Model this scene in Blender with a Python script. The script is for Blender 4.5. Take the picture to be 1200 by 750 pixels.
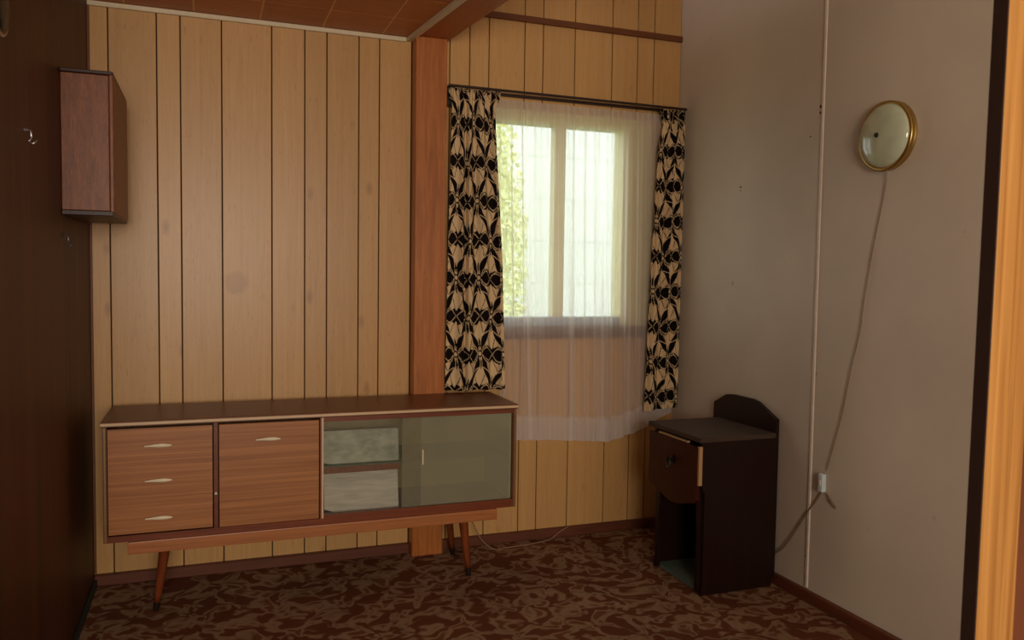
import bpy, bmesh, math, random
import numpy as np
from mathutils import Vector, Matrix, noise as mnoise

random.seed(7)
S = bpy.context.scene
for o in list(bpy.data.objects):
    bpy.data.objects.remove(o)
col = S.collection

# ------------------------------------------------------------------ camera
YAW, PITCH, ROLL = 0.35727, -0.05548, 0.014827
FPX = 953.6
cd = bpy.data.cameras.new('camera'); cam = bpy.data.objects.new('camera', cd); col.objects.link(cam)
cd.sensor_width = 36.0; cd.lens = 36.0 * FPX / 1200.0
cd.clip_start = 0.05; cd.clip_end = 200
f = Vector((math.sin(YAW) * math.cos(PITCH), math.cos(YAW) * math.cos(PITCH), math.sin(PITCH)))
r = Vector((math.cos(YAW), -math.sin(YAW), 0)); u = r.cross(f)
r2 = r * math.cos(ROLL) + u * math.sin(ROLL); u2 = u * math.cos(ROLL) - r * math.sin(ROLL)
m = Matrix((r2, u2, -f)).transposed().to_4x4(); m.translation = (0.43336, -3.57015, 1.265)
cam.matrix_world = m
cd.dof.use_dof = True; cd.dof.focus_distance = 3.6; cd.dof.aperture_fstop = 6.5
S.camera = cam

# ------------------------------------------------------------------ view, world, lights
S.view_settings.view_transform = 'Standard'; S.view_settings.look = 'None'
S.view_settings.gamma = 1.0; S.view_settings.use_curve_mapping = False
S.view_settings.exposure = 0.0
w = bpy.data.worlds.new('overcast_sky'); S.world = w; w.use_nodes = True
wb = w.node_tree.nodes['Background']; wb.inputs[0].default_value = (0.97, 0.98, 1.0, 1); wb.inputs[1].default_value = 3.0

def area(name, loc, target, sx, sy, power, color):
    ld = bpy.data.lights.new(name, 'AREA'); ld.shape = 'RECTANGLE'; ld.size = sx; ld.size_y = sy
    ld.energy = power; ld.color = color
    o = bpy.data.objects.new(name, ld); col.objects.link(o); o.location = loc
    o.rotation_euler = (Vector(target) - Vector(loc)).to_track_quat('-Z', 'Y').to_euler()
    return o
area('rear_window_daylight', (0.45, -6.3, 1.5), (1.1, 0, 1.25), 1.6, 1.2, 124, (1.0, 0.90, 0.77))

# ------------------------------------------------------------------ material helpers
def lin(c):
    return tuple(((v / 255.0) / 12.92 if v / 255.0 <= 0.04045 else ((v / 255.0 + 0.055) / 1.055) ** 2.4) for v in c) + (1.0,)

def newmat(name):
    mt = bpy.data.materials.new(name); mt.use_nodes = True
    nt = mt.node_tree; b = nt.nodes['Principled BSDF']
    return mt, nt, b

def plain(name, c, rough=0.6, metal=0.0, spec=0.5):
    mt, nt, b = newmat(name)
    tc = nt.nodes.new('ShaderNodeTexCoord'); n = nt.nodes.new('ShaderNodeTexNoise'); n.inputs['Scale'].default_value = 30
    rp = nt.nodes.new('ShaderNodeValToRGB'); l = lin(c)
    rp.color_ramp.elements[0].color = tuple(v * .85 for v in l[:3]) + (1,); rp.color_ramp.elements[1].color = tuple(min(1, v * 1.12) for v in l[:3]) + (1,)
    nt.links.new(tc.outputs['Object'], n.inputs['Vector']); nt.links.new(n.outputs['Fac'], rp.inputs['Fac'])
    nt.links.new(rp.outputs['Color'], b.inputs['Base Color'])
    b.inputs['Roughness'].default_value = rough; b.inputs['Metallic'].default_value = metal
    b.inputs['Specular IOR Level'].default_value = spec
    return mt

def wood(name, dark, light, stretch=(30, 30, 2.0), rough=0.45, flecks=0.0, knots=0.0, vary=0.0, contrast=1.0, bump=0.05, knotcol=(90, 45, 20), fine=1.0, spec=0.4):
    """procedural wood: stretched noise grain, optional knots, optional variation from piece to piece"""
    mt, nt, b = newmat(name); N = nt.nodes.new; L = nt.links.new
    tc = N('ShaderNodeTexCoord'); oi = N('ShaderNodeObjectInfo')
    off = N('ShaderNodeVectorMath'); off.operation = 'SCALE'; off.inputs[0].default_value = (13.1, 7.7, 5.3)
    L(oi.outputs['Random'], off.inputs['Scale'])
    add = N('ShaderNodeVectorMath'); add.operation = 'ADD'; L(tc.outputs['Object'], add.inputs[0]); L(off.outputs[0], add.inputs[1])
    mp = N('ShaderNodeMapping'); mp.inputs['Scale'].default_value = stretch; L(add.outputs[0], mp.inputs['Vector'])
    n1 = N('ShaderNodeTexNoise'); n1.inputs['Scale'].default_value = 1.0; n1.inputs['Detail'].default_value = 5; n1.inputs['Distortion'].default_value = 0.6
    L(mp.outputs[0], n1.inputs['Vector'])
    mp2 = N('ShaderNodeMapping'); mp2.inputs['Scale'].default_value = tuple(s * 4 for s in stretch); L(add.outputs[0], mp2.inputs['Vector'])
    n2 = N('ShaderNodeTexNoise'); n2.inputs['Scale'].default_value = 1.0; n2.inputs['Detail'].default_value = 3; L(mp2.outputs[0], n2.inputs['Vector'])
    mx = N('ShaderNodeMath'); mx.operation = 'MULTIPLY_ADD'; mx.inputs[1].default_value = 0.45 * fine; L(n2.outputs['Fac'], mx.inputs[0])
    sb = N('ShaderNodeMath'); sb.operation = 'MULTIPLY'; sb.inputs[1].default_value = 1 - 0.45 * fine; L(n1.outputs['Fac'], sb.inputs[0]); L(sb.outputs[0], mx.inputs[2])
    rp = N('ShaderNodeValToRGB'); e = rp.color_ramp.elements
    e[0].position = 0.5 - 0.18 / contrast; e[1].position = 0.5 + 0.18 / contrast; e[0].color = lin(dark); e[1].color = lin(light)
    L(mx.outputs[0], rp.inputs['Fac']); last = rp.outputs['Color']
    if knots > 0:
        mk = N('ShaderNodeMapping'); mk.inputs['Scale'].default_value = (7, 7, 3.2); L(add.outputs[0], mk.inputs['Vector'])
        v = N('ShaderNodeTexVoronoi'); v.inputs['Scale'].default_value = 1.0; L(mk.outputs[0], v.inputs['Vector'])
        kr = N('ShaderNodeValToRGB'); kr.color_ramp.elements[0].position = 0.03; kr.color_ramp.elements[1].position = 0.13
        kr.color_ramp.elements[0].color = (knots, knots, knots, 1); kr.color_ramp.elements[1].color = (0, 0, 0, 1); L(v.outputs['Distance'], kr.inputs['Fac'])
        mc = N('ShaderNodeMix'); mc.data_type = 'RGBA'; L(kr.outputs['Color'], mc.inputs[0]); L(last, mc.inputs[6]); mc.inputs[7].default_value = lin(knotcol)
        last = mc.outputs[2]
    if flecks > 0:
        mf = N('ShaderNodeMapping'); mf.inputs['Scale'].default_value = (150, 150, 22); L(add.outputs[0], mf.inputs['Vector'])
        nf = N('ShaderNodeTexNoise'); nf.inputs['Scale'].default_value = 1.0; nf.inputs['Detail'].default_value = 2; L(mf.outputs[0], nf.inputs['Vector'])
        fr = N('ShaderNodeValToRGB'); fr.color_ramp.elements[0].position = .63; fr.color_ramp.elements[1].position = .76
        fr.color_ramp.elements[0].color = (0, 0, 0, 1); fr.color_ramp.elements[1].color = (flecks, flecks, flecks, 1); L(nf.outputs['Fac'], fr.inputs['Fac'])
        mz = N('ShaderNodeMix'); mz.data_type = 'RGBA'; L(fr.outputs['Color'], mz.inputs[0]); L(last, mz.inputs[6]); mz.inputs[7].default_value = lin(knotcol)
        last = mz.outputs[2]
    if vary > 0:
        hs = N('ShaderNodeHueSaturation'); mr = N('ShaderNodeMapRange'); mr.inputs[3].default_value = 1 - vary; mr.inputs[4].default_value = 1 + vary
        L(oi.outputs['Random'], mr.inputs[0]); L(mr.outputs[0], hs.inputs['Value']); L(last, hs.inputs['Color']); last = hs.outputs['Color']
    L(last, b.inputs['Base Color']); b.inputs['Roughness'].default_value = rough; b.inputs['Specular IOR Level'].default_value = spec
    bp = N('ShaderNodeBump'); bp.inputs['Strength'].default_value = bump; bp.inputs['Distance'].default_value = 0.003
    L(mx.outputs[0], bp.inputs['Height']); L(bp.outputs[0], b.inputs['Normal'])
    return mt

M = {}
M['panel'] = wood('pine_panelling', (184, 137, 83), (202, 158, 101), (60, 60, 2.0), 0.36, flecks=.32, knots=0.5, vary=0.05, contrast=0.7, knotcol=(128, 78, 40))
def add_stain(mt, c, rad, colr, amount):
    nt = mt.node_tree; b = nt.nodes['Principled BSDF']; N = nt.nodes.new; L = nt.links.new
    src = b.inputs['Base Color'].links[0].from_socket
    tc = N('ShaderNodeTexCoord'); n = N('ShaderNodeTexNoise'); n.inputs['Scale'].default_value = 18; L(tc.outputs['Object'], n.inputs['Vector'])
    d = N('ShaderNodeVectorMath'); d.operation = 'DISTANCE'; d.inputs[1].default_value = c; L(tc.outputs['Object'], d.inputs[0])
    a = N('ShaderNodeMath'); a.operation = 'MULTIPLY_ADD'; a.inputs[1].default_value = rad * .8; L(n.outputs['Fac'], a.inputs[0]); L(d.outputs['Value'], a.inputs[2])
    mr = N('ShaderNodeMapRange'); mr.inputs[1].default_value = rad * 1.5; mr.inputs[2].default_value = rad; mr.inputs[3].default_value = 0; mr.inputs[4].default_value = amount
    L(a.outputs[0], mr.inputs[0])
    mx = N('ShaderNodeMix'); mx.data_type = 'RGBA'; L(mr.outputs[0], mx.inputs[0]); L(src, mx.inputs[6]); mx.inputs[7].default_value = lin(colr); L(mx.outputs[2], b.inputs['Base Color'])
add_stain(M['panel'], (.540, 0, 1.215), .052, (128, 76, 40), .32)
M['groove'] = plain('dark_groove', (38, 20, 10), 0.8)
M['post'] = wood('stained_pine_post', (150, 84, 36), (188, 114, 56), (34, 34, 2.2), 0.36, flecks=.3, knots=0.8, contrast=1.1, knotcol=(104, 46, 20))
M['beam'] = wood('stained_beam', (160, 86, 42), (184, 108, 58), (26, 1.3, 26), 0.5, contrast=0.9)
M['trim_dark'] = wood('dark_stained_strip', (92, 48, 20), (116, 64, 30), (2, 26, 26), 0.5)
M['base'] = wood('baseboard_wood', (82, 40, 24), (104, 54, 32), (2, 2, 26), 0.5)
M['white_trim'] = plain('cream_ceiling_bead', (214, 198, 166), 0.5)
M['tile'] = wood('ceiling_tile_wood', (168, 98, 46), (200, 126, 64), (3, 60, 20), 0.5, vary=0.12, contrast=0.8)
M['tile_joint'] = plain('ceiling_tile_joint', (226, 176, 104), 0.5)
M['dark_veneer'] = wood('dark_wall_veneer', (54, 26, 11), (92, 50, 26), (16, 16, 0.35), 0.5, vary=0.0, contrast=0.9, spec=0.25, fine=.5)
M['box_wood'] = wood('mahogany_box', (96, 50, 24), (142, 82, 44), (90, 90, 14), 0.45, contrast=1.1)
M['box_dark'] = wood('mahogany_dark_edge', (40, 18, 12), (62, 30, 20), (34, 34, 3.5), 0.45)
M['teak_h'] = wood('striped_teak_veneer', (136, 82, 42), (176, 116, 66), (1.0, 100, 110), 0.42, contrast=1.0, bump=0.02, fine=0.3)
M['teak_top'] = wood('teak_top', (92, 50, 26), (118, 70, 40), (2.5, 50, 50), 0.38, contrast=0.9)
M['teak_red'] = wood('red_teak_edge', (96, 42, 18), (124, 60, 28), (2.0, 40, 40), 0.4)
M['teak_rail'] = wood('teak_rail', (146, 86, 46), (178, 112, 64), (2.0, 60, 60), 0.4)
M['leg'] = wood('teak_leg', (98, 44, 20), (132, 66, 32), (40, 40, 4), 0.35)
M['dark_ferrule'] = plain('dark_leg_tip', (26, 14, 10), 0.5)
M['cream_edge'] = plain('cream_plastic_edging', (206, 176, 138), 0.4)
M['handle'] = plain('ivory_metal_handle', (240, 228, 196), 0.3, 0.1)
M['brass_edge'] = plain('dull_brass_edging', (136, 108, 66), 0.4, 0.3)
M['inner'] = plain('cabinet_lining', (186, 172, 136), 0.6)
M['inner_pale'] = plain('cabinet_side_lining', (232, 230, 206), 0.6)
M['paper'] = wood('old_white_card', (176, 172, 162), (224, 218, 206), (3, 20, 26), 0.7, contrast=1.0, bump=.02)
M['paper_green'] = wood('pale_green_card', (134, 142, 126), (190, 194, 178), (8, 20, 14), 0.5, contrast=1.1, bump=.02)
M['night'] = wood('dark_oak_stain', (26, 11, 8), (40, 18, 12), (30, 30, 3), 0.42, contrast=0.8, spec=0.25)
M['night_top'] = wood('dusty_dark_top', (58, 42, 32), (76, 58, 46), (3, 24, 24), 0.6, contrast=0.8)
M['night_red'] = wood('dark_red_front', (50, 13, 7), (66, 20, 10), (30, 30, 3), 0.4, contrast=0.8, spec=0.25)
M['bare'] = plain('bare_pine_edge', (190, 150, 104), 0.6)
M['liner'] = plain('grey_green_liner', (84, 100, 92), 0.8)
M['brass'] = plain('brass', (188, 158, 92), 0.3, 1.0)
M['opal'] = plain('opal_glass_dome', (182, 186, 158), 0.12, 0.0, 0.6)
M['black_metal'] = plain('black_metal', (22, 20, 20), 0.4, 0.5)
M['chrome'] = plain('chrome', (176, 172, 176), 0.25, 1.0)
M['iron'] = plain('dull_iron', (90, 90, 94), 0.4, 0.8)
M['cord'] = plain('brown_twisted_cord', (128, 104, 76), 0.8)
M['white_cable'] = plain('white_cable', (140, 110, 84), 0.6)
M['switch'] = plain('pale_blue_switch', (196, 210, 212), 0.35)
M['rod'] = plain('dark_curtain_rod', (40, 22, 16), 0.35)
M['frame'] = plain('cream_window_frame', (214, 200, 146), 0.5)
M['sill_grey'] = plain('grey_blue_window_rail', (150, 154, 164), 0.5)
M['sill_brown'] = wood('brown_sill', (96, 62, 46), (116, 78, 58), (2, 30, 30), 0.5)
M['pine'] = wood('fresh_pine', (160, 104, 44), (216, 158, 86), (60, 60, 1.2), 0.3, knots=0.9, contrast=0.9, fine=.5, knotcol=(120, 58, 24))
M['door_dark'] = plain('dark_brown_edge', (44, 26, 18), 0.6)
M['door_brown'] = wood('red_brown_architrave', (104, 56, 32), (124, 70, 42), (16, 16, 1), 0.5)
M['white_wall'] = plain('off_white_paint', (220, 206, 190), 0.7)
M['weatherboard'] = plain('white_weatherboard', (232, 234, 230), 0.6)
M['grass'] = plain('grass', (110, 128, 60), 0.9)
M['leaf'] = plain('yellow_green_leaves', (238, 240, 176), 0.6)
M['bark'] = plain('bark', (92, 74, 56), 0.9)

def mat_greywall():
    mt, nt, b = newmat('grey_beige_painted_board'); N = nt.nodes.new; L = nt.links.new
    tc = N('ShaderNodeTexCoord'); n = N('ShaderNodeTexNoise'); n.inputs['Scale'].default_value = 1.6; n.inputs['Detail'].default_value = 6
    L(tc.outputs['Object'], n.inputs['Vector'])
    rp = N('ShaderNodeValToRGB'); e = rp.color_ramp.elements
    e[0].position = .3; e[0].color = lin((190, 175, 157)); e[1].position = .7; e[1].color = lin((208, 192, 172))
    L(n.outputs['Fac'], rp.inputs['Fac'])
    # small scuffs and specks
    n2 = N('ShaderNodeTexNoise'); n2.inputs['Scale'].default_value = 13; n2.inputs['Detail'].default_value = 2; L(tc.outputs['Object'], n2.inputs['Vector'])
    r2_ = N('ShaderNodeValToRGB'); r2_.color_ramp.elements[0].position = .74; r2_.color_ramp.elements[1].position = .80
    r2_.color_ramp.elements[0].color = (0, 0, 0, 1); r2_.color_ramp.elements[1].color = (.45, .45, .45, 1); L(n2.outputs['Fac'], r2_.inputs['Fac'])
    mc = N('ShaderNodeMix'); mc.data_type = 'RGBA'; L(r2_.outputs['Color'], mc.inputs[0]); L(rp.outputs['Color'], mc.inputs[6]); mc.inputs[7].default_value = lin((104, 88, 72))
    L(mc.outputs[2], b.inputs['Base Color']); b.inputs['Roughness'].default_value = .55; b.inputs['Specular IOR Level'].default_value = .3
    return mt
M['greywall'] = mat_greywall()

def mat_carpet():
    mt, nt, b = newmat('patterned_carpet'); N = nt.nodes.new; L = nt.links.new
    tc = N('ShaderNodeTexCoord')
    n0 = N('ShaderNodeTexNoise'); n0.inputs['Scale'].default_value = 5.0; n0.inputs['Detail'].default_value = 1; L(tc.outputs['Object'], n0.inputs['Vector'])
    sc = N('ShaderNodeVectorMath'); sc.operation = 'SCALE'; sc.inputs['Scale'].default_value = 0.12; L(n0.outputs['Color'], sc.inputs[0])
    ad = N('ShaderNodeVectorMath'); ad.operation = 'ADD'; L(tc.outputs['Object'], ad.inputs[0]); L(sc.outputs[0], ad.inputs[1])
    n1 = N('ShaderNodeTexNoise'); n1.inputs['Scale'].default_value = 15.0; n1.inputs['Detail'].default_value = 1.2; n1.inputs['Distortion'].default_value = .7; L(ad.outputs[0], n1.inputs['Vector'])
    rp = N('ShaderNodeValToRGB'); e = rp.color_ramp.elements
    e[0].position = .45; e[0].color = lin((96, 56, 38)); e[1].position = .53; e[1].color = lin((140, 112, 88))
    x = rp.color_ramp.elements.new(.60); x.color = lin((130, 104, 80)); x = rp.color_ramp.elements.new(.65); x.color = lin((106, 66, 46))
    L(n1.outputs['Fac'], rp.inputs['Fac'])
    n3 = N('ShaderNodeTexNoise'); n3.inputs['Scale'].default_value = 2.2; n3.inputs['Detail'].default_value = 3; L(tc.outputs['Object'], n3.inputs['Vector'])
    hs = N('ShaderNodeHueSaturation'); mr = N('ShaderNodeMapRange'); mr.inputs[1].default_value = .3; mr.inputs[2].default_value = .7; mr.inputs[3].default_value = .9; mr.inputs[4].default_value = 1.3
    L(n3.outputs['Fac'], mr.inputs[0]); L(mr.outputs[0], hs.inputs['Value']); L(rp.outputs['Color'], hs.inputs['Color'])
    n4 = N('ShaderNodeTexNoise'); n4.inputs['Scale'].default_value = 260; L(tc.outputs['Object'], n4.inputs['Vector'])
    bp = N('ShaderNodeBump'); bp.inputs['Strength'].default_value = .5; bp.inputs['Distance'].default_value = .004; L(n4.outputs['Fac'], bp.inputs['Height'])
    L(hs.outputs['Color'], b.inputs['Base Color']); L(bp.outputs[0], b.inputs['Normal'])
    b.inputs['Roughness'].default_value = .95; b.inputs['Specular IOR Level'].default_value = .05
    return mt
M['carpet'] = mat_carpet()

def mat_mix_glass(name, tcol, dcol, gcol, t, d, g, rough=0.02):
    """thin sheet: transparent + diffuse haze + mirror-like sheen in given proportions"""
    mt = bpy.data.materials.new(name); mt.use_nodes = True; nt = mt.node_tree; nt.nodes.clear(); N = nt.nodes.new; L = nt.links.new
    out = N('ShaderNodeOutputMaterial'); tr = N('ShaderNodeBsdfTransparent'); tr.inputs[0].default_value = lin(tcol)
    df = N('ShaderNodeBsdfDiffuse'); df.inputs[0].default_value = lin(dcol)
    gl = N('ShaderNodeBsdfGlossy'); gl.inputs[0].default_value = lin(gcol); gl.inputs['Roughness'].default_value = rough
    m1 = N('ShaderNodeMixShader'); m1.inputs[0].default_value = d / (t + d); L(tr.outputs[0], m1.inputs[1]); L(df.outputs[0], m1.inputs[2])
    m2 = N('ShaderNodeMixShader'); m2.inputs[0].default_value = g / (t + d + g); L(m1.outputs[0], m2.inputs[1]); L(gl.outputs[0], m2.inputs[2])
    L(m2.outputs[0], out.inputs[0]); return mt
M['window_glass'] = mat_mix_glass('window_glass', (245, 250, 248), (200, 200, 190), (255, 255, 255), .93, .02, .05)
M['dusty_glass'] = mat_mix_glass('dusty_greenish_glass', (228, 226, 206), (206, 202, 178), (210, 220, 200), .68, .24, .08, .08)
M['clear_glass'] = mat_mix_glass('clear_sliding_glass', (250, 250, 247), (180, 184, 176), (220, 230, 225), .90, .04, .06)
M['shelf_glass'] = mat_mix_glass('green_shelf_glass', (215, 235, 225), (170, 195, 180), (220, 235, 230), .68, .20, .12)

def mat_sheer():
    mt = bpy.data.materials.new('white_net_curtain'); mt.use_nodes = True; nt = mt.node_tree; nt.nodes.clear(); N = nt.nodes.new; L = nt.links.new
    out = N('ShaderNodeOutputMaterial'); tr = N('ShaderNodeBsdfTransparent'); df = N('ShaderNodeBsdfDiffuse'); tl = N('ShaderNodeBsdfTranslucent')
    df.inputs[0].default_value = lin((244, 234, 230)); tl.inputs[0].default_value = lin((236, 232, 218))
    m1 = N('ShaderNodeMixShader'); m1.inputs[0].default_value = .5; L(df.outputs[0], m1.inputs[1]); L(tl.outputs[0], m1.inputs[2])
    # hem and heading tape are denser than the net; weave gets denser seen at a slant
    at = N('ShaderNodeAttribute'); at.attribute_name = 'weave'
    lw = N('ShaderNodeLayerWeight'); lw.inputs[0].default_value = .38
    mu = N('ShaderNodeMath'); mu.operation = 'MULTIPLY'; mu.inputs[1].default_value = .7; L(lw.outputs['Facing'], mu.inputs[0])
    ad = N('ShaderNodeMath'); ad.operation = 'ADD'; ad.use_clamp = True; L(mu.outputs[0], ad.inputs[0]); L(at.outputs['Fac'], ad.inputs[1])
    m2 = N('ShaderNodeMixShader'); L(ad.outputs[0], m2.inputs[0]); L(tr.outputs[0], m2.inputs[1]); L(m1.outputs[0], m2.inputs[2])
    L(m2.outputs[0], out.inputs[0]); return mt
M['sheer'] = mat_sheer()

def mat_print():
    mt, nt, b = newmat('printed_floral_cotton'); N = nt.nodes.new; L = nt.links.new
    at = N('ShaderNodeAttribute'); at.attribute_name = 'print'
    mc = N('ShaderNodeMix'); mc.data_type = 'RGBA'; L(at.outputs['Fac'], mc.inputs[0])
    mc.inputs[6].default_value = lin((22, 15, 14)); mc.inputs[7].default_value = lin((212, 182, 140))
    L(mc.outputs[2], b.inputs['Base Color']); b.inputs['Roughness'].default_value = .9; b.inputs['Specular IOR Level'].default_value = .1
    return mt
M['print'] = mat_print()

# ------------------------------------------------------------------ geometry helpers
def link(name, bm, mat, parent=None, smooth=False):
    me = bpy.data.meshes.new(name)
    bm.normal_update()
    if smooth:
        for f_ in bm.faces: f_.smooth = True
    bm.to_mesh(me); bm.free()
    if mat is not None:
        me.materials.append(M[mat] if isinstance(mat, str) else mat)
    o = bpy.data.objects.new(name, me); col.objects.link(o)
    if parent is not None:
        o.parent = parent; o.matrix_parent_inverse = Matrix.Identity(4)
        o.location = -Vector(root_loc(parent))
    return o

def root_loc(p):
    v = Vector((0, 0, 0))
    while p is not None:
        v += p.location; p = p.parent
    return v

def add_box(bm, x0, x1, y0, y1, z0, z1, bev=0.0, seg=1):
    t = bmesh.new()
    bmesh.ops.create_cube(t, size=1)
    for v in t.verts:
        v.co = Vector(((x0 + x1) / 2 + v.co.x * (x1 - x0), (y0 + y1) / 2 + v.co.y * (y1 - y0), (z0 + z1) / 2 + v.co.z * (z1 - z0)))
    if bev > 0:
        bmesh.ops.bevel(t, geom=list(t.edges), offset=bev, segments=seg, affect='EDGES', profile=.7)
    me = bpy.data.meshes.new('tmp'); t.to_mesh(me); t.free(); bm.from_mesh(me); bpy.data.meshes.remove(me)

def box(name, x0, x1, y0, y1, z0, z1, mat, parent=None, bev=0.0, seg=1):
    bm = bmesh.new(); add_box(bm, x0, x1, y0, y1, z0, z1, bev, seg)
    return link(name, bm, mat, parent)

def lathe_bm(profile, n=40, axis='Z', center=(0, 0, 0)):
    """profile: list of (radius, height); axis direction of height"""
    bm = bmesh.new(); rings = []
    for (rad, h) in profile:
        ring = []
        for i in range(n):
            a = 2 * math.pi * i / n
            c, s_ = rad * math.cos(a), rad * math.sin(a)
            p = {'Z': (c, s_, h), 'X': (h, c, s_), '-X': (-h, c, -s_), '-Y': (c, -h, s_)}[axis]
            ring.append(bm.verts.new(Vector(center) + Vector(p)))
        rings.append(ring)
    for a_, b_ in zip(rings, rings[1:]):
        for i in range(n):
            bm.faces.new((a_[i], a_[(i + 1) % n], b_[(i + 1) % n], b_[i]))
    bm.faces.new(list(reversed(rings[0]))); bm.faces.new(rings[-1])
    bmesh.ops.recalc_face_normals(bm, faces=bm.faces)
    return bm

def tube_bm(pts, rad, n=10, radii=None):
    bm = bmesh.new(); rings = []
    pts = [Vector(p) for p in pts]; up = Vector((0.31, 0.17, 0.93)).normalized()
    for i, p in enumerate(pts):
        d = (pts[min(i + 1, len(pts) - 1)] - pts[max(i - 1, 0)]).normalized()
        s1 = d.cross(up)
        if s1.length < .05: s1 = d.cross(Vector((1, 0, 0)))
        s1.normalize(); s2 = d.cross(s1)
        rr = radii[i] if radii else rad
        rings.append([bm.verts.new(p + s1 * rr * math.cos(2 * math.pi * k / n) + s2 * rr * math.sin(2 * math.pi * k / n)) for k in range(n)])
    for a_, b_ in zip(rings, rings[1:]):
        for i in range(n):
            bm.faces.new((a_[i], a_[(i + 1) % n], b_[(i + 1) % n], b_[i]))
    bm.faces.new(list(reversed(rings[0]))); bm.faces.new(rings[-1])
    bmesh.ops.recalc_face_normals(bm, faces=bm.faces)
    return bm

def smooth_path(pts, n=8):
    P = [Vector(p) for p in pts]; out = []
    for i in range(len(P) - 1):
        p0 = P[max(i - 1, 0)]; p1 = P[i]; p2 = P[i + 1]; p3 = P[min(i + 2, len(P) - 1)]
        for k in range(n):
            t = k / n
            out.append(0.5 * ((2 * p1) + (-p0 + p2) * t + (2 * p0 - 5 * p1 + 4 * p2 - p3) * t * t + (-p0 + 3 * p1 - 3 * p2 + p3) * t ** 3))
    out.append(P[-1]); return out

def prism_bm(outline, a0, a1, axis='X'):
    """outline in the other two axes, extruded from a0 to a1 along axis"""
    bm = bmesh.new()
    def P(a, q): return {'X': (a, q[0], q[1]), 'Y': (q[0], a, q[1]), 'Z': (q[0], q[1], a)}[axis]
    A = [bm.verts.new(P(a0, q)) for q in outline]; B = [bm.verts.new(P(a1, q)) for q in outline]
    n = len(outline)
    for i in range(n): bm.faces.new((A[i], A[(i + 1) % n], B[(i + 1) % n], B[i]))
    bm.faces.new(list(reversed(A))); bm.faces.new(B)
    bmesh.ops.recalc_face_normals(bm, faces=bm.faces)
    return bm

def tag(o, label, cat, group=None):
    o['label'] = label; o['category'] = cat
    if group: o['group'] = group
    return o
def thing(name, loc, label, cat, group=None):
    o = bpy.data.objects.new(name, None); col.objects.link(o); o.location = loc; o.empty_display_size = .1
    return tag(o, label, cat, group)
def struct(o, kind='structure'):
    o['kind'] = kind; return o

# ------------------------------------------------------------------ the shell
XR = 2.643; HL = 2.292; HR = 3.05; YB = -6.6
BX0, BX1 = 1.277, 1.425                     # beam / post
floor = struct(box('floor', -2.2, XR + .1, YB - .1, .2, -.1, 0, 'carpet'))
WX0, WX1, WZ0, WZ1 = 1.60, 2.488, 1.00, 2.03   # window opening
# back wall: dark backing with the window hole, boards in front
bm = bmesh.new()
for a in [(-.1, WX0, .02, .14, 0, HR), (WX1, XR + .1, .02, .14, 0, HR), (WX0, WX1, .02, .14, 0, WZ0), (WX0, WX1, .02, .14, WZ1, HR)]: add_box(bm, *a)
wall_back = struct(link('wall_back', bm, 'groove'))
def board(x0, x1, z0, z1):
    g = .0022
    b_ = box('panel_board', x0 + g, x1 - g, 0.0, .021, z0, z1, 'panel', wall_back, bev=.0015)
left_x = [0.0, .071, .245, .332, .488, .684, .818, .910, 1.046, 1.135, BX0]
for a, b_ in zip(left_x, left_x[1:]): board(a, b_, 0.0, HL)
right_x = [BX1, 1.451, 1.544, 1.636, 1.810, 1.902, 2.065, 2.262, 2.400, 2.491, XR]
for a, b_ in zip(right_x, right_x[1:]):
    ZS = 2.445
    board(a, b_, ZS, HR - .01)
    ov = min(b_, WX1) - max(a, WX0)
    if ov > .001:
        if ov >= (b_ - a) - .001:
            board(a, b_, WZ1, ZS); board(a, b_, 0, WZ0)
        elif a < WX0:
            board(a, b_, WZ1, ZS); board(a, b_, 0, WZ0); board(a, WX0, WZ0, WZ1)
        else:
            board(a, b_, WZ1, ZS); board(a, b_, 0, WZ0); board(WX1, b_, WZ0, WZ1)
    else:
        board(a, b_, 0, ZS)
struct(box('trim_1', BX1, XR - .001, -.016, -.0005, 2.428, 2.456, 'trim_dark', bev=.002))
# right wall: two painted sheets with a cover strip
bmr = bmesh.new(); add_box(bmr, XR, XR + .1, YB, .02, 0, HR)
wall_right = struct(link('wall_right', bmr, 'greywall'))
box('cover_strip', XR - .005, XR + .001, -1.034, -1.020, .05, HR - .02, 'white_wall', wall_right, bev=.002)
for (y, z, s_) in [(-.521, 1.668, .0045), (-.521, 1.652, .003), (-1.012, 1.928, .006), (-1.010, 1.905, .004), (-.96, 1.822, .003), (-1.017, .17, .004)]:
    link('screw', lathe_bm([(s_, 0), (s_, .002), (s_ * .5, .003)], 10, '-X', (XR + .0005, y, z)), 'black_metal', wall_right)
# left wall
wall_left = struct(box('wall_left', -.1, 0, -2.6, .02, 0, HL + .05, 'dark_veneer'))
struct(box('wall_rear_left', -2.2, -.1, -2.7, -2.6, 0, HR, 'white_wall'))
struct(box('wall_far_left', -2.3, -2.2, YB, -2.6, 0, HR, 'white_wall'))
struct(box('wall_rear', -2.2, XR + .1, YB - .1, YB, 0, HR, 'white_wall'))
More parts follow.
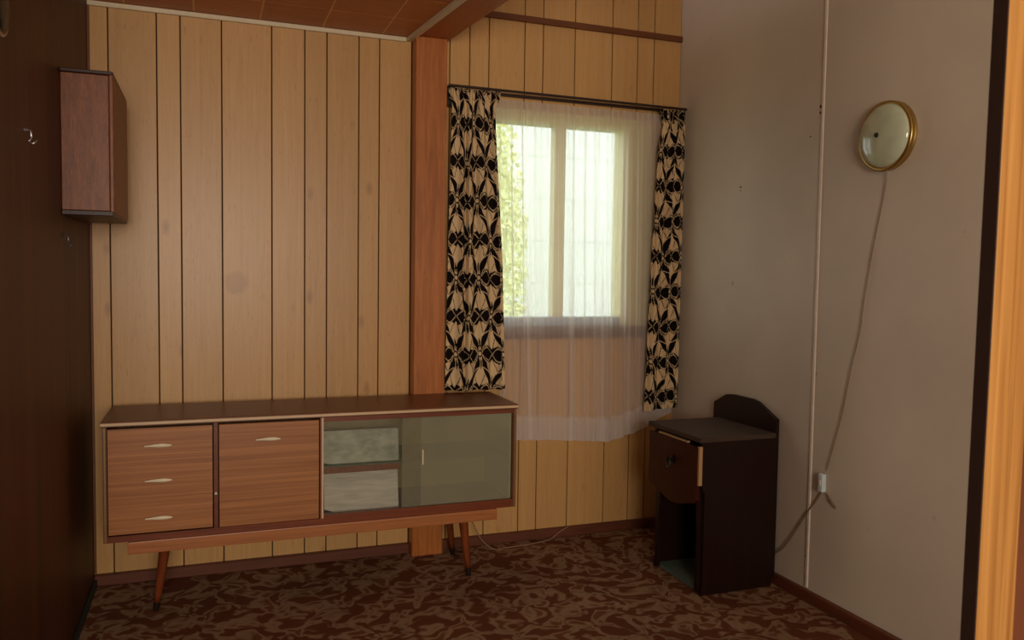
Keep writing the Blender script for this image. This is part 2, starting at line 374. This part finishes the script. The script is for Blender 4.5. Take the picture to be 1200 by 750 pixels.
# ceilings
bx = lambda x, y: x - .100 * y            # the beam runs a few degrees off the wall's square
bm = prism_bm([(-.1, .02), (BX0 + .01, .02), (bx(BX0 + .01, -2.7), -2.7), (-.1, -2.7)], HL + .0062, HL + .06, 'Z')
ceiling = struct(link('ceiling', bm, 'tile_joint'))
T = .2535; x_off = -.1185 - .0
for j in range(0, 11):
    y1 = -.002 if j == 0 else -(j * T) + .003; y0 = max(-(j + 1) * T + .003, -2.69)
    if y1 - y0 < .02: continue
    y1 -= .007 if j else 0
    for i in range(0, 8):
        xa = max(i * T + x_off, .001); xb = (i + 1) * T + x_off - .008
        lim1, lim0 = bx(BX0, y1) - .004, bx(BX0, y0) - .004
        if xa > min(lim1, lim0) - .01: continue
        if xb < xa: continue
        out = [(xa, y0), (min(xb, lim0), y0), (min(xb, lim1), y1), (xa, y1)]
        link('ceiling_tile', prism_bm(out, HL + .0045, HL + .0065, 'Z'), 'tile', ceiling)
struct(box('ceiling_high', -2.3, XR + .1, YB - .1, .14, HR, HR + .1, 'white_wall'))
struct(box('wall_upper_step', -.1, BX0, -2.75, -2.7, HL + .06, HR, 'white_wall'))
# beam, post, beads
beam = struct(link('trim_2', prism_bm([(BX0, -.002), (BX1, -.002), (bx(BX1, -2.75), -2.75), (bx(BX0, -2.75), -2.75)], HL - .002, HL + .2, 'Z'), 'beam'))
struct(link('trim_3', prism_bm([(BX0 - .026, -.004), (BX0 - .0005, -.004), (bx(BX0 - .0005, -2.7), -2.7), (bx(BX0 - .026, -2.7), -2.7)], HL - .012, HL + .003, 'Z'), 'white_trim'))
struct(box('trim_4', .001, BX0 - .027, -.014, -.0005, HL - .016, HL + .003, 'white_trim', bev=.002))
struct(box('trim_5', .0005, .008, -.012, -.0005, .045, HL - .017, 'trim_dark'))
post = tag(box('wooden_post', BX0 + .001, BX1 - .006, -.075, -.001, 0, HL - .003, 'post', bev=.003), 'orange-brown stained timber post between the window and the left panelling, under the ceiling beam', 'post')
# baseboards
struct(box('baseboard_back', .001, BX0, -.024, -.0005, 0, .045, 'base', bev=.003))
struct(box('baseboard_window', BX1 - .005, XR - .026, -.024, -.0005, 0, .045, 'base', bev=.003))
struct(box('baseboard_right', XR - .024, XR - .0005, -5.5, -.025, 0, .045, 'base', bev=.003))
struct(box('baseboard_left', .0005, .012, -2.55, -.026, 0, .03, plain('dark_teal_strip', (26, 40, 36), .6), bev=.002))

# ------------------------------------------------------------------ window
fw = bmesh.new()
add_box(fw, WX0, WX1, .0, .10, 1.976, WZ1)                   # head
add_box(fw, WX0, WX0 + .05, .0, .10, WZ0, 1.976)
add_box(fw, 2.335, WX1, .0, .10, WZ0, 1.976)
add_box(fw, 1.980, 2.035, .02, .075, 1.06, 1.976)            # mullion
window = struct(link('window_1', fw, 'frame'))
box('bottom_rail', WX0 + .05, 2.335, .005, .09, 1.022, 1.066, 'sill_grey', window, bev=.003)
box('sill', WX0 - .03, WX1 + .03, -.022, .10, .965, 1.0215, 'sill_brown', window, bev=.004)
box('pane', WX0 + .05, 1.98, .046, .050, 1.066, 1.976, 'window_glass', window)
box('pane', 2.035, 2.335, .056, .060, 1.066, 1.976, 'window_glass', window)

# ------------------------------------------------------------------ outside
struct(box('ground', -6, 14, .3, 14, -.5, -.3, 'grass'))
ow = bmesh.new(); add_box(ow, 2.3, 8, 3.12, 3.3, -.3, 2.7)
outwall = struct(link('wall_outside', ow, 'weatherboard'))
for k in range(8):
    z0 = -.28 + k * .37
    link('weatherboard', prism_bm([(3.115, z0), (3.108, z0), (3.1135, z0 + .372), (3.115, z0 + .215)], 2.3, 8, 'X'), 'weatherboard', outwall)
sh = thing('garden_shrub', (2.2, 2.6, -.3), 'pale yellow-green shrub outside the left window pane', 'shrub')
link('trunk', tube_bm([(2.2, 2.6, -.32), (2.22, 2.6, .4), (2.15, 2.62, 1.3)], .04, 8, [.05, .04, .015]), 'bark', sh)
fb = bmesh.new(); rn = random.Random(3)
for k in range(9000):
    th, ph = rn.uniform(0, 2 * math.pi), math.acos(rn.uniform(-1, 1)); rr = rn.uniform(.55, 1)
    c = Vector((2.34 + .50 * rr * math.sin(ph) * math.cos(th), 2.6 + .4 * rr * math.sin(ph) * math.sin(th), 1.4 + 1.5 * rr * math.cos(ph)))
    a = Vector((rn.uniform(-1, 1), rn.uniform(-1, 1), rn.uniform(-1, 1))).normalized() * .030
    n_ = Vector((rn.uniform(-1, 1), rn.uniform(-1, 1), rn.uniform(-1, 1))).normalized(); b_ = a.cross(n_).normalized() * .02
    fb.faces.new([fb.verts.new(c - a), fb.verts.new(c + b_), fb.verts.new(c + a), fb.verts.new(c - b_)])
fo = link('foliage', fb, 'leaf', sh); fo['kind'] = 'stuff'

# ------------------------------------------------------------------ curtains
def flower_print(u_, v_):
    """1 = cream, 0 = black.  Staggered rows of big flowers: fat black side petals, long cream upright petals, slim black leaves."""
    DX, DY = .165, .172
    u_ = u_ + .006 * np.sin(v_ * 23 + 1.3) + .003 * np.sin(v_ * 61 + u_ * 40)
    v_ = v_ + .006 * np.sin(u_ * 29) 
    c = np.ones(u_.shape)
    row = np.abs((v_ / DY) - np.round(v_ / DY)) * DY
    c[row < .034 + .006 * np.sin(u_ * 90)] = 0
    j0 = np.floor(v_ / DY)
    near = []
    for dj in (-1, 0, 1, 2):
        j = j0 + dj; ox = (j % 2) * DX / 2
        i = np.round((u_ - ox) / DX)
        for di in (-1, 0, 1):
            near.append((u_ - ox - (i + di) * DX, v_ - j * DY))
    def petal(du, dv, ang, r0, r1, wd, power=1.0, bend=0.0):
        a = math.radians(ang); x = du * math.cos(a) + dv * math.sin(a); y = -du * math.sin(a) + dv * math.cos(a)
        t = np.clip((x - r0) / (r1 - r0), 0, 1)
        y = y - bend * np.sin(np.pi * t)
        return np.where((x > r0) & (x < r1), wd * np.sin(np.pi * t ** power) - np.abs(y), -1)
    def layer(angs, steps, *pa, bend=0.0):
        for du, dv in near:
            for g in angs:
                sg = 1 if (math.cos(math.radians(g)) * math.sin(math.radians(g))) >= 0 else -1
                p = petal(du, dv, g, *pa, bend=bend * sg)
                for th, val in steps: c[p > th] = val
    layer((90, -90), [(-.004, 0), (0, 1)], .014, .150, .027, 1.0)           # long cream petals
    layer((57, 123, -57, -123), [(-.004, 1), (0, 0)], .016, .130, .0145, .8, bend=.012)   # slim black leaves
    layer((90, -90), [(0, 0)], .020, .075, .0045, 1.0)                        # dark vein
    layer((32, 148, -32, -148), [(-.003, 0), (0, 1), (.0035, 0), (.010, 1)], .012, .060, .0165, 1.3)    # outlined loops
    layer((0, 180), [(-.004, 1), (0, 0)], .013, .080, .027, .9)              # fat black side petals
    for du, dv in near:
        rr = np.hypot(du, dv); c[rr < .014] = 0; c[rr < .0095] = 1
    return c

def cloth(name, zf_top, zf_bot, xl, xr, yc, amp, folds, nu, nv, mat, full=1.9, u0=0.0, seed=1, pleat_top=True, attr='print', fn=None, parent=None, phase=0.0, z_anchor=2.08):
    """hanging cloth; xl(t), xr(t) give edges for t=0 (top) .. 1 (bottom); zf_bot(s) the hem height"""
    rs = np.random.RandomState(seed)
    s = np.linspace(0, 1, nu)[None, :]; t = np.linspace(0, 1, nv)[:, None]
    ph = rs.uniform(0, 6.28, 4); am = rs.uniform(.6, 1.0, 4)
    warp = s + .035 * np.sin(2 * np.pi * s * 1.7 + ph[0]) + .02 * np.sin(2 * np.pi * s * 3.1 + ph[1])
    k = 2 * np.pi * folds
    A = amp * (.55 + .45 * np.minimum(1, t * 3)) * (1 + .25 * np.sin(2 * np.pi * (s * 1.3 + t * .4) + ph[2]))
    y = yc + A * (np.sin(k * warp + phase + .5 * t * np.sin(ph[3] + 5 * s)) * .8 + .2 * np.sin(2.3 * k * warp + ph[1] + t))
    if pleat_top:
        y = y + (amp * .5) * np.sin(2 * np.pi * s * folds * 2.6) * np.exp(-t * 14)
    XL = np.interp(t[:, 0], *zip(*xl))[:, None]; XR_ = np.interp(t[:, 0], *zip(*xr))[:, None]
    x = XL + (XR_ - XL) * s + 0 * t
    zt = np.interp(s[0], *zip(*zf_top))[None, :]; zb = np.interp(s[0], *zip(*zf_bot))[None, :]
    z = zt + (zb - zt) * t
    x, y, z = np.broadcast_arrays(x, y, z)
    V = np.stack([x, y, z], -1).reshape(-1, 3)
    idx = np.arange(nu * nv).reshape(nv, nu)
    F = np.stack([idx[:-1, :-1], idx[1:, :-1], idx[1:, 1:], idx[:-1, 1:]], -1).reshape(-1, 4)
    me = bpy.data.meshes.new(name); me.vertices.add(len(V)); me.vertices.foreach_set('co', V.ravel())
    me.loops.add(F.size); me.loops.foreach_set('vertex_index', F.ravel())
    me.polygons.add(len(F)); me.polygons.foreach_set('loop_start', np.arange(len(F)) * 4)
    me.update(calc_edges=True); me.polygons.foreach_set('use_smooth', np.ones(len(F), bool))
    at = me.attributes.new(attr, 'FLOAT', 'POINT')
    val = fn(np.broadcast_to(u0 + s * full * (1 + .35 * np.exp(-t * 9)), x.shape), np.broadcast_to(z_anchor - z, x.shape), np.broadcast_to(s, x.shape), np.broadcast_to(t, x.shape), y)
    at.data.foreach_set('value', np.ascontiguousarray(val, dtype=np.float32).ravel())
    me.materials.append(M[mat]); o = bpy.data.objects.new(name, me); col.objects.link(o)
    if parent is not None: o.parent = parent; o.location = -Vector(root_loc(parent))
    return o

pf = lambda U, Vv, s, t, y: flower_print(U, Vv)
lc = cloth('curtain', [(0, 2.082), (1, 2.084)], [(0, .742), (1, .740)],
           [(0, 1.425), (.025, 1.426), (.05, 1.442), (.5, 1.432), (1, 1.424)], [(0, 1.668), (.025, 1.664), (.05, 1.646), (.12, 1.648), (.55, 1.690), (1, 1.712)],
           -.078, .017, 4.2, 150, 560, 'print', full=.40, u0=.02, seed=2, fn=pf, z_anchor=2.105)
tag(lc, 'black and cream floral curtain at the left side of the window, hem behind the sideboard', 'curtain', 'floral window curtains')
rc = cloth('curtain', [(0, 2.078), (1, 2.078)], [(0, .600), (.5, .612), (1, .618)],
           [(0, 2.488), (.025, 2.490), (.05, 2.506), (.12, 2.480), (.5, 2.455), (1, 2.435)], [(0, 2.632), (1, 2.625)],
           -.078, .016, 3.2, 110, 600, 'print', full=.30, u0=.045, seed=9, fn=pf, z_anchor=2.05)
tag(rc, 'black and cream floral curtain at the right of the window, above the bedside cabinet', 'curtain', 'floral window curtains')
def weave(U, Vv, s, t, y):
    w_ = np.full(s.shape, .36)
    w_ = np.where(t > .925, .74, w_)
    w_ = np.where(t < .03, .45, w_)
    w_ = w_ + .10 * (np.sin(s * 230) > .93)
    w_ = w_ + .10 * np.exp(-((s - .83) / .05) ** 2) + .1 * np.exp(-((s - .93) / .03) ** 2)
    w_ = w_ + .30 * (np.exp(-((s - .17) / .012) ** 2) + np.exp(-((s - .40) / .010) ** 2) + np.exp(-((s - .58) / .012) ** 2) + np.exp(-((s - .74) / .010) ** 2)) * np.clip((t - .35) * 3, 0, 1)
    return w_
sc = cloth('net_curtain', [(0, 2.062), (1, 2.060)], [(0, .495), (.3, .480), (.62, .455), (.8, .50), (1, .585)],
           [(0, 1.650), (.3, 1.660), (.6, 1.675), (1, 1.70)], [(0, 2.60), (1, 2.615)],
           -.038, .0085, 11, 420, 90, 'sheer', full=2.0, seed=4, attr='weave', fn=weave)
tag(sc, 'sheer white net curtain hanging across the window between the floral curtains', 'net curtain')
# rod
rt = thing('curtain_rod', (1.45, -.10, 2.09), 'thin dark curtain rod across the top of the window', 'curtain rod')
link('rod', tube_bm([(1.424, -.082, 2.091), (2.635, -.078, 2.087)], .006, 12), 'rod', rt)
box('back_rail', 1.60, 2.56, -.020, -.0005, 2.080, 2.093, 'rod', rt, bev=.002)
box('end_bracket', 1.4215, 1.462, -.050, -.0005, 2.010, 2.096, 'rod', rt, bev=.003)
link('bracket_arm', tube_bm([(1.430, -.03, 2.085), (1.430, -.055, 2.09), (1.430, -.082, 2.091)], .005, 8), 'rod', rt)
link('bracket_arm', tube_bm([(2.632, -.0005, 2.087), (2.632, -.04, 2.087), (2.632, -.078, 2.087)], .005, 8), 'rod', rt)

# ------------------------------------------------------------------ sideboard
sb = thing('sideboard', (.85, -.26, 0), 'long low teak sideboard on splayed legs with three drawers and sliding glass doors', 'sideboard')
X0, X1, Y0, Y1, Z0, Z1 = .082, 1.628, -.442, -.082, .300, .712
box('top', X0 - .004, X1 + .004, Y0 - .008, Y1 + .002, Z1, .732, 'teak_top', sb, bev=.002)
box('edging', X0 - .004, X1 + .004, Y0 - .0115, Y0 - .008, Z1 + .005, .727, 'cream_edge', sb, bev=.001)
for xa in (X0, X1 - .014):
    sp = box('side_panel', xa, xa + .014, Y0, Y1, Z0, Z1, 'teak_top', sb)
    box('edging', xa + .005, xa + .010, Y0 - .003, Y0, Z0 + .004, Z1, 'brass_edge', sp)
box('bottom_panel', X0 + .014, X1 - .014, Y0, Y1, Z0, .322, 'teak_red', sb)
box('back_panel', X0 + .014, X1 - .014, Y1 - .006, Y1, .322, Z1, 'inner', sb)
for xa in (.446, .826):
    dv = box('divider', xa + .002, xa + .016, Y0 + .004, Y1 - .006, .322, Z1, 'teak_red', sb)
    if xa > .5: box('edging', xa + .008, xa + .0155, Y0, Y0 + .004, .322, Z1, 'cream_edge', dv)
box('right_lining', X1 - .020, X1 - .014, Y0 + .03, Y1 - .006, .324, Z1 - .002, 'inner_pale', sb)
box('top_rail', .842, X1 - .014, Y0 + .001, Y0 + .03, Z1 - .018, Z1 - .0005, 'teak_red', sb)
box('bottom_track', .842, X1 - .014, Y0 + .001, Y0 + .03, .322, .333, 'teak_red', sb)
def boat_handle(x, z, parent, L_=.088):
    n = 12; pts = []; rad = []
    for i in range(n + 1):
        t = i / n; pts.append((x - L_ / 2 + L_ * t, Y0 - .022 - .004 * math.sin(math.pi * t), z + .002 * math.sin(math.pi * t)))
        rad.append(.0014 + .0056 * math.sin(math.pi * min(1, .06 + t ** 1.5 * .86)))
    bm = tube_bm(pts, .005, 10, rad)
    add_box(bm, x - .004 + .012, x + .004 + .012, Y0 - .022, Y0 - .008, z - .004, z + .004)
    return link('handle', bm, 'handle', parent, smooth=False)
zb = [.330, .4535, .5815, .705]
for a, b_, hz in zip(zb, zb[1:], (.382, .517, .642)):
    d = box('drawer', X0 + .018, .443, Y0 - .009, Y0 + .012, a + .0003, b_ - .0003, 'teak_h', sb)
    boat_handle(.263, hz, d)
dbox = box('door', .466, .823, Y0 - .009, Y0 + .012, .326, .705, 'teak_h', sb, bev=.001)
boat_handle(.637, .644, dbox)
link('latch', lathe_bm([(.005, 0), (.005, .01), (.003, .012)], 12, '-Y', (.4545, Y0 + .004, .451)), 'handle', sb)
box('sliding_glass', .843, 1.225, Y0 + .006, Y0 + .010, .330, Z1 - .008, 'clear_glass', sb)
g2 = box('sliding_glass', 1.150, X1 - .016, Y0 + .018, Y0 + .022, .330, Z1 - .008, 'dusty_glass', sb)
g2['label'] = 'dusty greenish right-hand glass pane'
box('finger_pull', 1.232, 1.236, Y0 + .012, Y0 + .018, .50, .56, 'handle', g2)
box('glass_shelf', .843, X1 - .021, Y0 + .045, Y1 - .008, .507, .512, 'shelf_glass', sb)
# paper liners lie loose in the cabinet
def card(x0, x1, z0, z1, yb, yt, clip, label, mat='paper'):
    out = [(x0 + clip, 0), (x1, 0), (x1, 1 - clip), (x1 - clip * 1.6, 1), (x0, 1), (x0, clip * 2)]
    bm = bmesh.new(); n = len(out)
    def P(q, d): return (q[0], yb + (yt - yb) * q[1] + d, z0 + (z1 - z0) * q[1])
    A = [bm.verts.new(P(q, 0)) for q in out]; B = [bm.verts.new(P(q, .003)) for q in out]
    for i in range(n): bm.faces.new((A[i], A[(i + 1) % n], B[(i + 1) % n], B[i]))
    bm.faces.new(A); bm.faces.new(B[::-1]); bmesh.ops.recalc_face_normals(bm, faces=bm.faces)
    return tag(link('paper_card', bm, mat), label, 'card')
card(.852, 1.146, .3225, .480, Y0 + .055, Y0 + .085, .05, 'large white card standing on the sideboard floor behind the left glass pane')
card(.852, 1.150, .5125, .640, Y0 + .075, Y0 + .095, .02, 'low pale greenish card standing on the upper glass shelf inside the sideboard', 'paper_green')
box('shelf_front', .843, 1.150, Y0 + .043, Y0 + .047, .482, .507, 'box_wood', sb)
# base
bf = bmesh.new()
add_box(bf, .160, 1.545, Y0 - .010, Y0 + .022, .255, .2995, .004, 2)
add_box(bf, .175, 1.530, Y1 - .055, Y1 - .025, .255, .2995, .004, 2)
add_box(bf, .175, .205, Y0 + .022, Y1 - .055, .262, .2995); add_box(bf, 1.50, 1.53, Y0 + .022, Y1 - .055, .262, .2995)
add_box(bf, .205, 1.50, Y0 + .022, Y1 - .055, .285, .2995)
link('base_frame', bf, 'teak_rail', sb)
for (tx, ty, fx, fy) in [(.283, -.385, .243, -.345), (1.415, -.385, 1.452, -.365), (.283, -.145, .243, -.105), (1.415, -.145, 1.460, -.105)]:
    top_, foot = Vector((tx, ty, .284)), Vector((fx, fy, .0005)); pts = [top_.lerp(foot, k / 8) for k in range(9)]
    lg = link('leg', tube_bm(pts[:8], .02, 16, [.0215 - .0115 * k / 8 for k in range(8)]), 'leg', sb, smooth=True)
    link('leg_tip', tube_bm([pts[7], pts[8]], .01, 16, [.0118, .0100]), 'dark_ferrule', lg)

# ------------------------------------------------------------------ bedside cabinet
nb = thing('bedside_cabinet', (2.42, -.68, 0), 'dark stained bedside cabinet with open foot recess and shaped back board against the grey wall', 'cabinet')
CX0, CX1, CY0, CY1, CZ = 2.252, 2.597, -.868, -.500, .616
link('side_panel', prism_bm([(CX0 + .006, 0.0), (CX1, 0.0), (CX1, CZ), (CX0, CZ), (CX0, .435), (CX0 + .014, .41), (CX0 + .014, .05)], CY0, CY0 + .018, 'Y'), 'night', nb)
link('side_panel', prism_bm([(CX0 + .006, 0.0), (CX1, 0.0), (CX1, CZ), (CX0, CZ), (CX0, .435), (CX0 + .014, .41), (CX0 + .014, .05)], CY1 - .018, CY1, 'Y'), 'night', nb)
link('front_stile', prism_bm([(CY0 + .019, .01), (CY0 + .040, .01), (CY0 + .036, .2), (CY0 + .044, .44), (CY0 + .019, .44)], CX0 + .002, CX0 + .014, 'X'), 'night', nb)
link('front_stile', prism_bm([(CY1 - .019, .01), (CY1 - .046, .01), (CY1 - .040, .2), (CY1 - .060, .44), (CY1 - .019, .44)], CX0 + .002, CX0 + .014, 'X'), 'night', nb)
bk = box('rear_panel', CX1 - .012, CX1 + .0, CY0 + .019, CY1 - .019, .0, CZ - .001, 'inner', nb)
box('top', CX0 - .016, 2.598, CY0 - .004, CY1 + .030, CZ, CZ + .020, 'night_top', nb, bev=.004, seg=2)
box('bottom_shelf', CX0 + .015, CX1 - .013, CY0 + .019, CY1 - .019, .004, .018, 'liner', nb)
link('back_board', prism_bm([(CY0 + .004, .03), (CY0 + .004, .690), (-.740, .745), (-.700, .752), (-.560, .752), (-.520, .746), (-.430, .700), (-.425, .60), (CY1, .59), (CY1, .03)], 2.5985, 2.6165, 'X'), 'night', nb)
# hinged front with curved lower edge
dp = [(CY0 + .012, .598), (CY0 + .012, .385)]
for k in range(0, 11):
    t = k / 10; dp.append((CY0 + .02 + t * (CY1 - CY0 - .02 + .004), .372 - .040 * math.sin(math.pi * min(1, t * 1.05)) ** 1.3 + .006 * t))
dp += [(CY1 + .008, .40), (CY1 + .008, .598)]
fd = link('front_flap', prism_bm(dp, CX0 - .022, CX0 - .002, 'X'), 'night_red', nb)
box('bare_edge', CX0 - .016, CX0 - .0005, CY0 + .0005, CY0 + .010, .445, .600, 'bare', nb)
box('bare_edge', CX0 - .015, CX0 - .0021, CY0 + .09, CY1 - .055, .600, .607, 'bare', nb)
kb = lathe_bm([(.020, 0), (.020, .003), (.007, .006), (.006, .016), (.011, .022), (.010, .028), (.003, .031)], 18, '-X', (CX0 - .0215, -.685, .515))
link('knob', kb, 'black_metal', fd, smooth=False)
link('drop_ring', tube_bm([(CX0 - .046, -.685 + .018 * math.sin(a * math.pi / 8), .500 - .018 * math.cos(a * math.pi / 8)) for a in range(17)], .0022, 8), 'iron', fd)

# ------------------------------------------------------------------ wall lamp on the right wall
LY, LZ, LR = -1.235 * 1.1, 1.762, .119
wl = thing('wall_light', (XR, LY, LZ), 'round opal glass wall light with brass rim on the grey wall', 'wall light')
link('brass_rim', lathe_bm([(LR * .95, 0.0), (LR, .002), (LR, .006), (LR * .985, .008), (LR * .985, .018), (LR, .021), (LR, .025), (LR * .93, .027), (LR * .90, .023)], 72, '-X', (XR - .0005, LY, LZ)), 'brass', wl, smooth=True)
dome = [(LR * .915 * math.cos(a), .023 + .036 * math.sin(a)) for a in [i * math.pi / 2 / 14 for i in range(14)]]
dome[0] = (LR * .915, .018)
link('glass_dome', lathe_bm(dome + [(.003, .0592)], 72, '-X', (XR, LY, LZ)), 'opal', wl, smooth=True)
link('finial', lathe_bm([(.0085, .057), (.0085, .062), (.005, .066), (.002, .067)], 16, '-X', (XR, LY, LZ)), 'black_metal', wl)
xc = XR - .006
cp = smooth_path([(XR - .012, -1.361, 1.648), (xc, -1.352, 1.58), (xc, -1.310, 1.381), (xc, -1.278, 1.200), (xc, -1.262, 1.08), (xc, -1.226, .940), (xc, -1.185, .750), (xc, -1.118, .535)], 10)
link('cord', tube_bm(cp, .0017, 8), 'cord', wl)
sw = bmesh.new(); add_box(sw, XR - .022, XR - .001, -1.116, -1.092, .452, .522, .006, 3)
link('inline_switch', sw, 'switch', wl)
box('rocker', XR - .025, XR - .0205, -1.109, -1.099, .478, .497, 'white_wall', wl, bev=.001)
cp = smooth_path([(xc, -1.100, .455), (xc, -1.075, .415), (xc, -1.020, .345), (xc - .002, -.960, .255), (xc - .002, -.900, .175), (xc - .004, -.850, .130), (xc - .006, -.80, .105)], 10)
link('cord', tube_bm(cp, .0026, 8), 'cord', wl)
link('cord_end', tube_bm([(XR - .005, -1.125, .450), (XR - .006, -1.150, .425), (XR - .006, -1.175, .408)], .004, 8, [.002, .005, .003]), 'cord', wl)

# ------------------------------------------------------------------ box on the left wall
hb = thing('wall_cabinet', (.08, -.45, 1.4), 'small reddish mahogany cabinet mounted high on the dark left wall', 'cabinet')
bx1 = .152; by0, by1 = -.655, -.190; bz0, bz1 = 1.440, 1.888
box('body', .0008, bx1 - .014, by0 + .004, by1, bz0 + .010, bz1 - .008, 'box_wood', hb, bev=.002)
box('door', bx1 - .0135, bx1, by0 + .001, by1 + .0, bz0 + .004, bz1 - .004, 'box_wood', hb, bev=.003)
box('top_board', .0008, bx1 - .001, by0 - .003, by1 + .002, bz1 - .0075, bz1 + .004, 'box_dark', hb, bev=.002)
box('bottom_board', .0008, bx1 - .003, by0 - .003, by1 + .002, bz0 - .006, bz0 + .0095, 'box_dark', hb, bev=.002)

# ------------------------------------------------------------------ hooks and round fitting on the left wall
def hook(y, z, label, mat):
    t = thing('wall_hook', (0, y, z), label, 'hook', None)
    link('plate', lathe_bm([(.007, 0), (.007, .002), (.004, .004)], 14, 'X', (.0005, y, z + .012)), mat, t)
    link('hook_wire', tube_bm(smooth_path([(.003, y, z + .012), (.014, y, z + .010), (.016, y, z - .006), (.012, y, z - .016), (.020, y, z - .022), (.028, y, z - .012)], 5), .0026, 8), mat, t)
hook(-1.199, 1.600, 'small pale hook screwed into the dark left wall, nearer the camera', 'chrome')
hook(-.640, 1.358, 'small grey hook on the dark left wall just below the mahogany cabinet', 'iron')
rf = thing('round_wall_fitting', (0, -1.50, 1.834), 'round chrome-rimmed fitting cut off by the top left edge of the photo', 'wall fitting')
link('chrome_rim', lathe_bm([(.068, 0), (.070, .003), (.070, .014), (.067, .019), (.063, .016)], 56, 'X', (.0005, -1.500, 1.834)), 'chrome', rf, smooth=True)
link('dark_face', lathe_bm([(.058, .010), (.057, .0185), (.03, .021), (.004, .022)], 56, 'X', (.0005, -1.500, 1.834)), 'black_metal', rf, smooth=True)

# ------------------------------------------------------------------ timber in the foreground, right
fp = struct(box('door_1', 1.7575, 1.853, -2.5, -2.478, 0, 2.6, 'pine', bev=.0015))
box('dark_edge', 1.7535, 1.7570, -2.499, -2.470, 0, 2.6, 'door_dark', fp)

box('brown_architrave', 1.8535, 1.95, -2.492, -2.478, 0, 2.6, 'door_brown', fp)

fp.location = (1.7575 - .0035, 0, .6) ; fp.rotation_euler = (0, .0086, 0)
for v in fp.data.vertices: v.co.x -= 1.7575; v.co.z -= .6
for ch in fp.children:
    ch.location = (0, 0, 0)
    for v in ch.data.vertices: v.co.x -= 1.7575; v.co.z -= .6
# ------------------------------------------------------------------ cable by the sideboard
cb = smooth_path([(1.52, -.100, .2830), (1.530, -.110, .20), (1.560, -.10, .12), (1.600, -.100, .05), (1.655, -.108, .006), (1.72, -.100, .0045), (1.80, -.092, .0045), (1.90, -.075, .0045), (1.96, -.052, .006), (2.01, -.038, .03), (2.06, -.031, .050)], 8)
tag(link('loose_cable', tube_bm(cb, .0026, 8), 'white_cable'), 'thin pale cable hanging under the right end of the sideboard and trailing along the baseboard', 'cable')
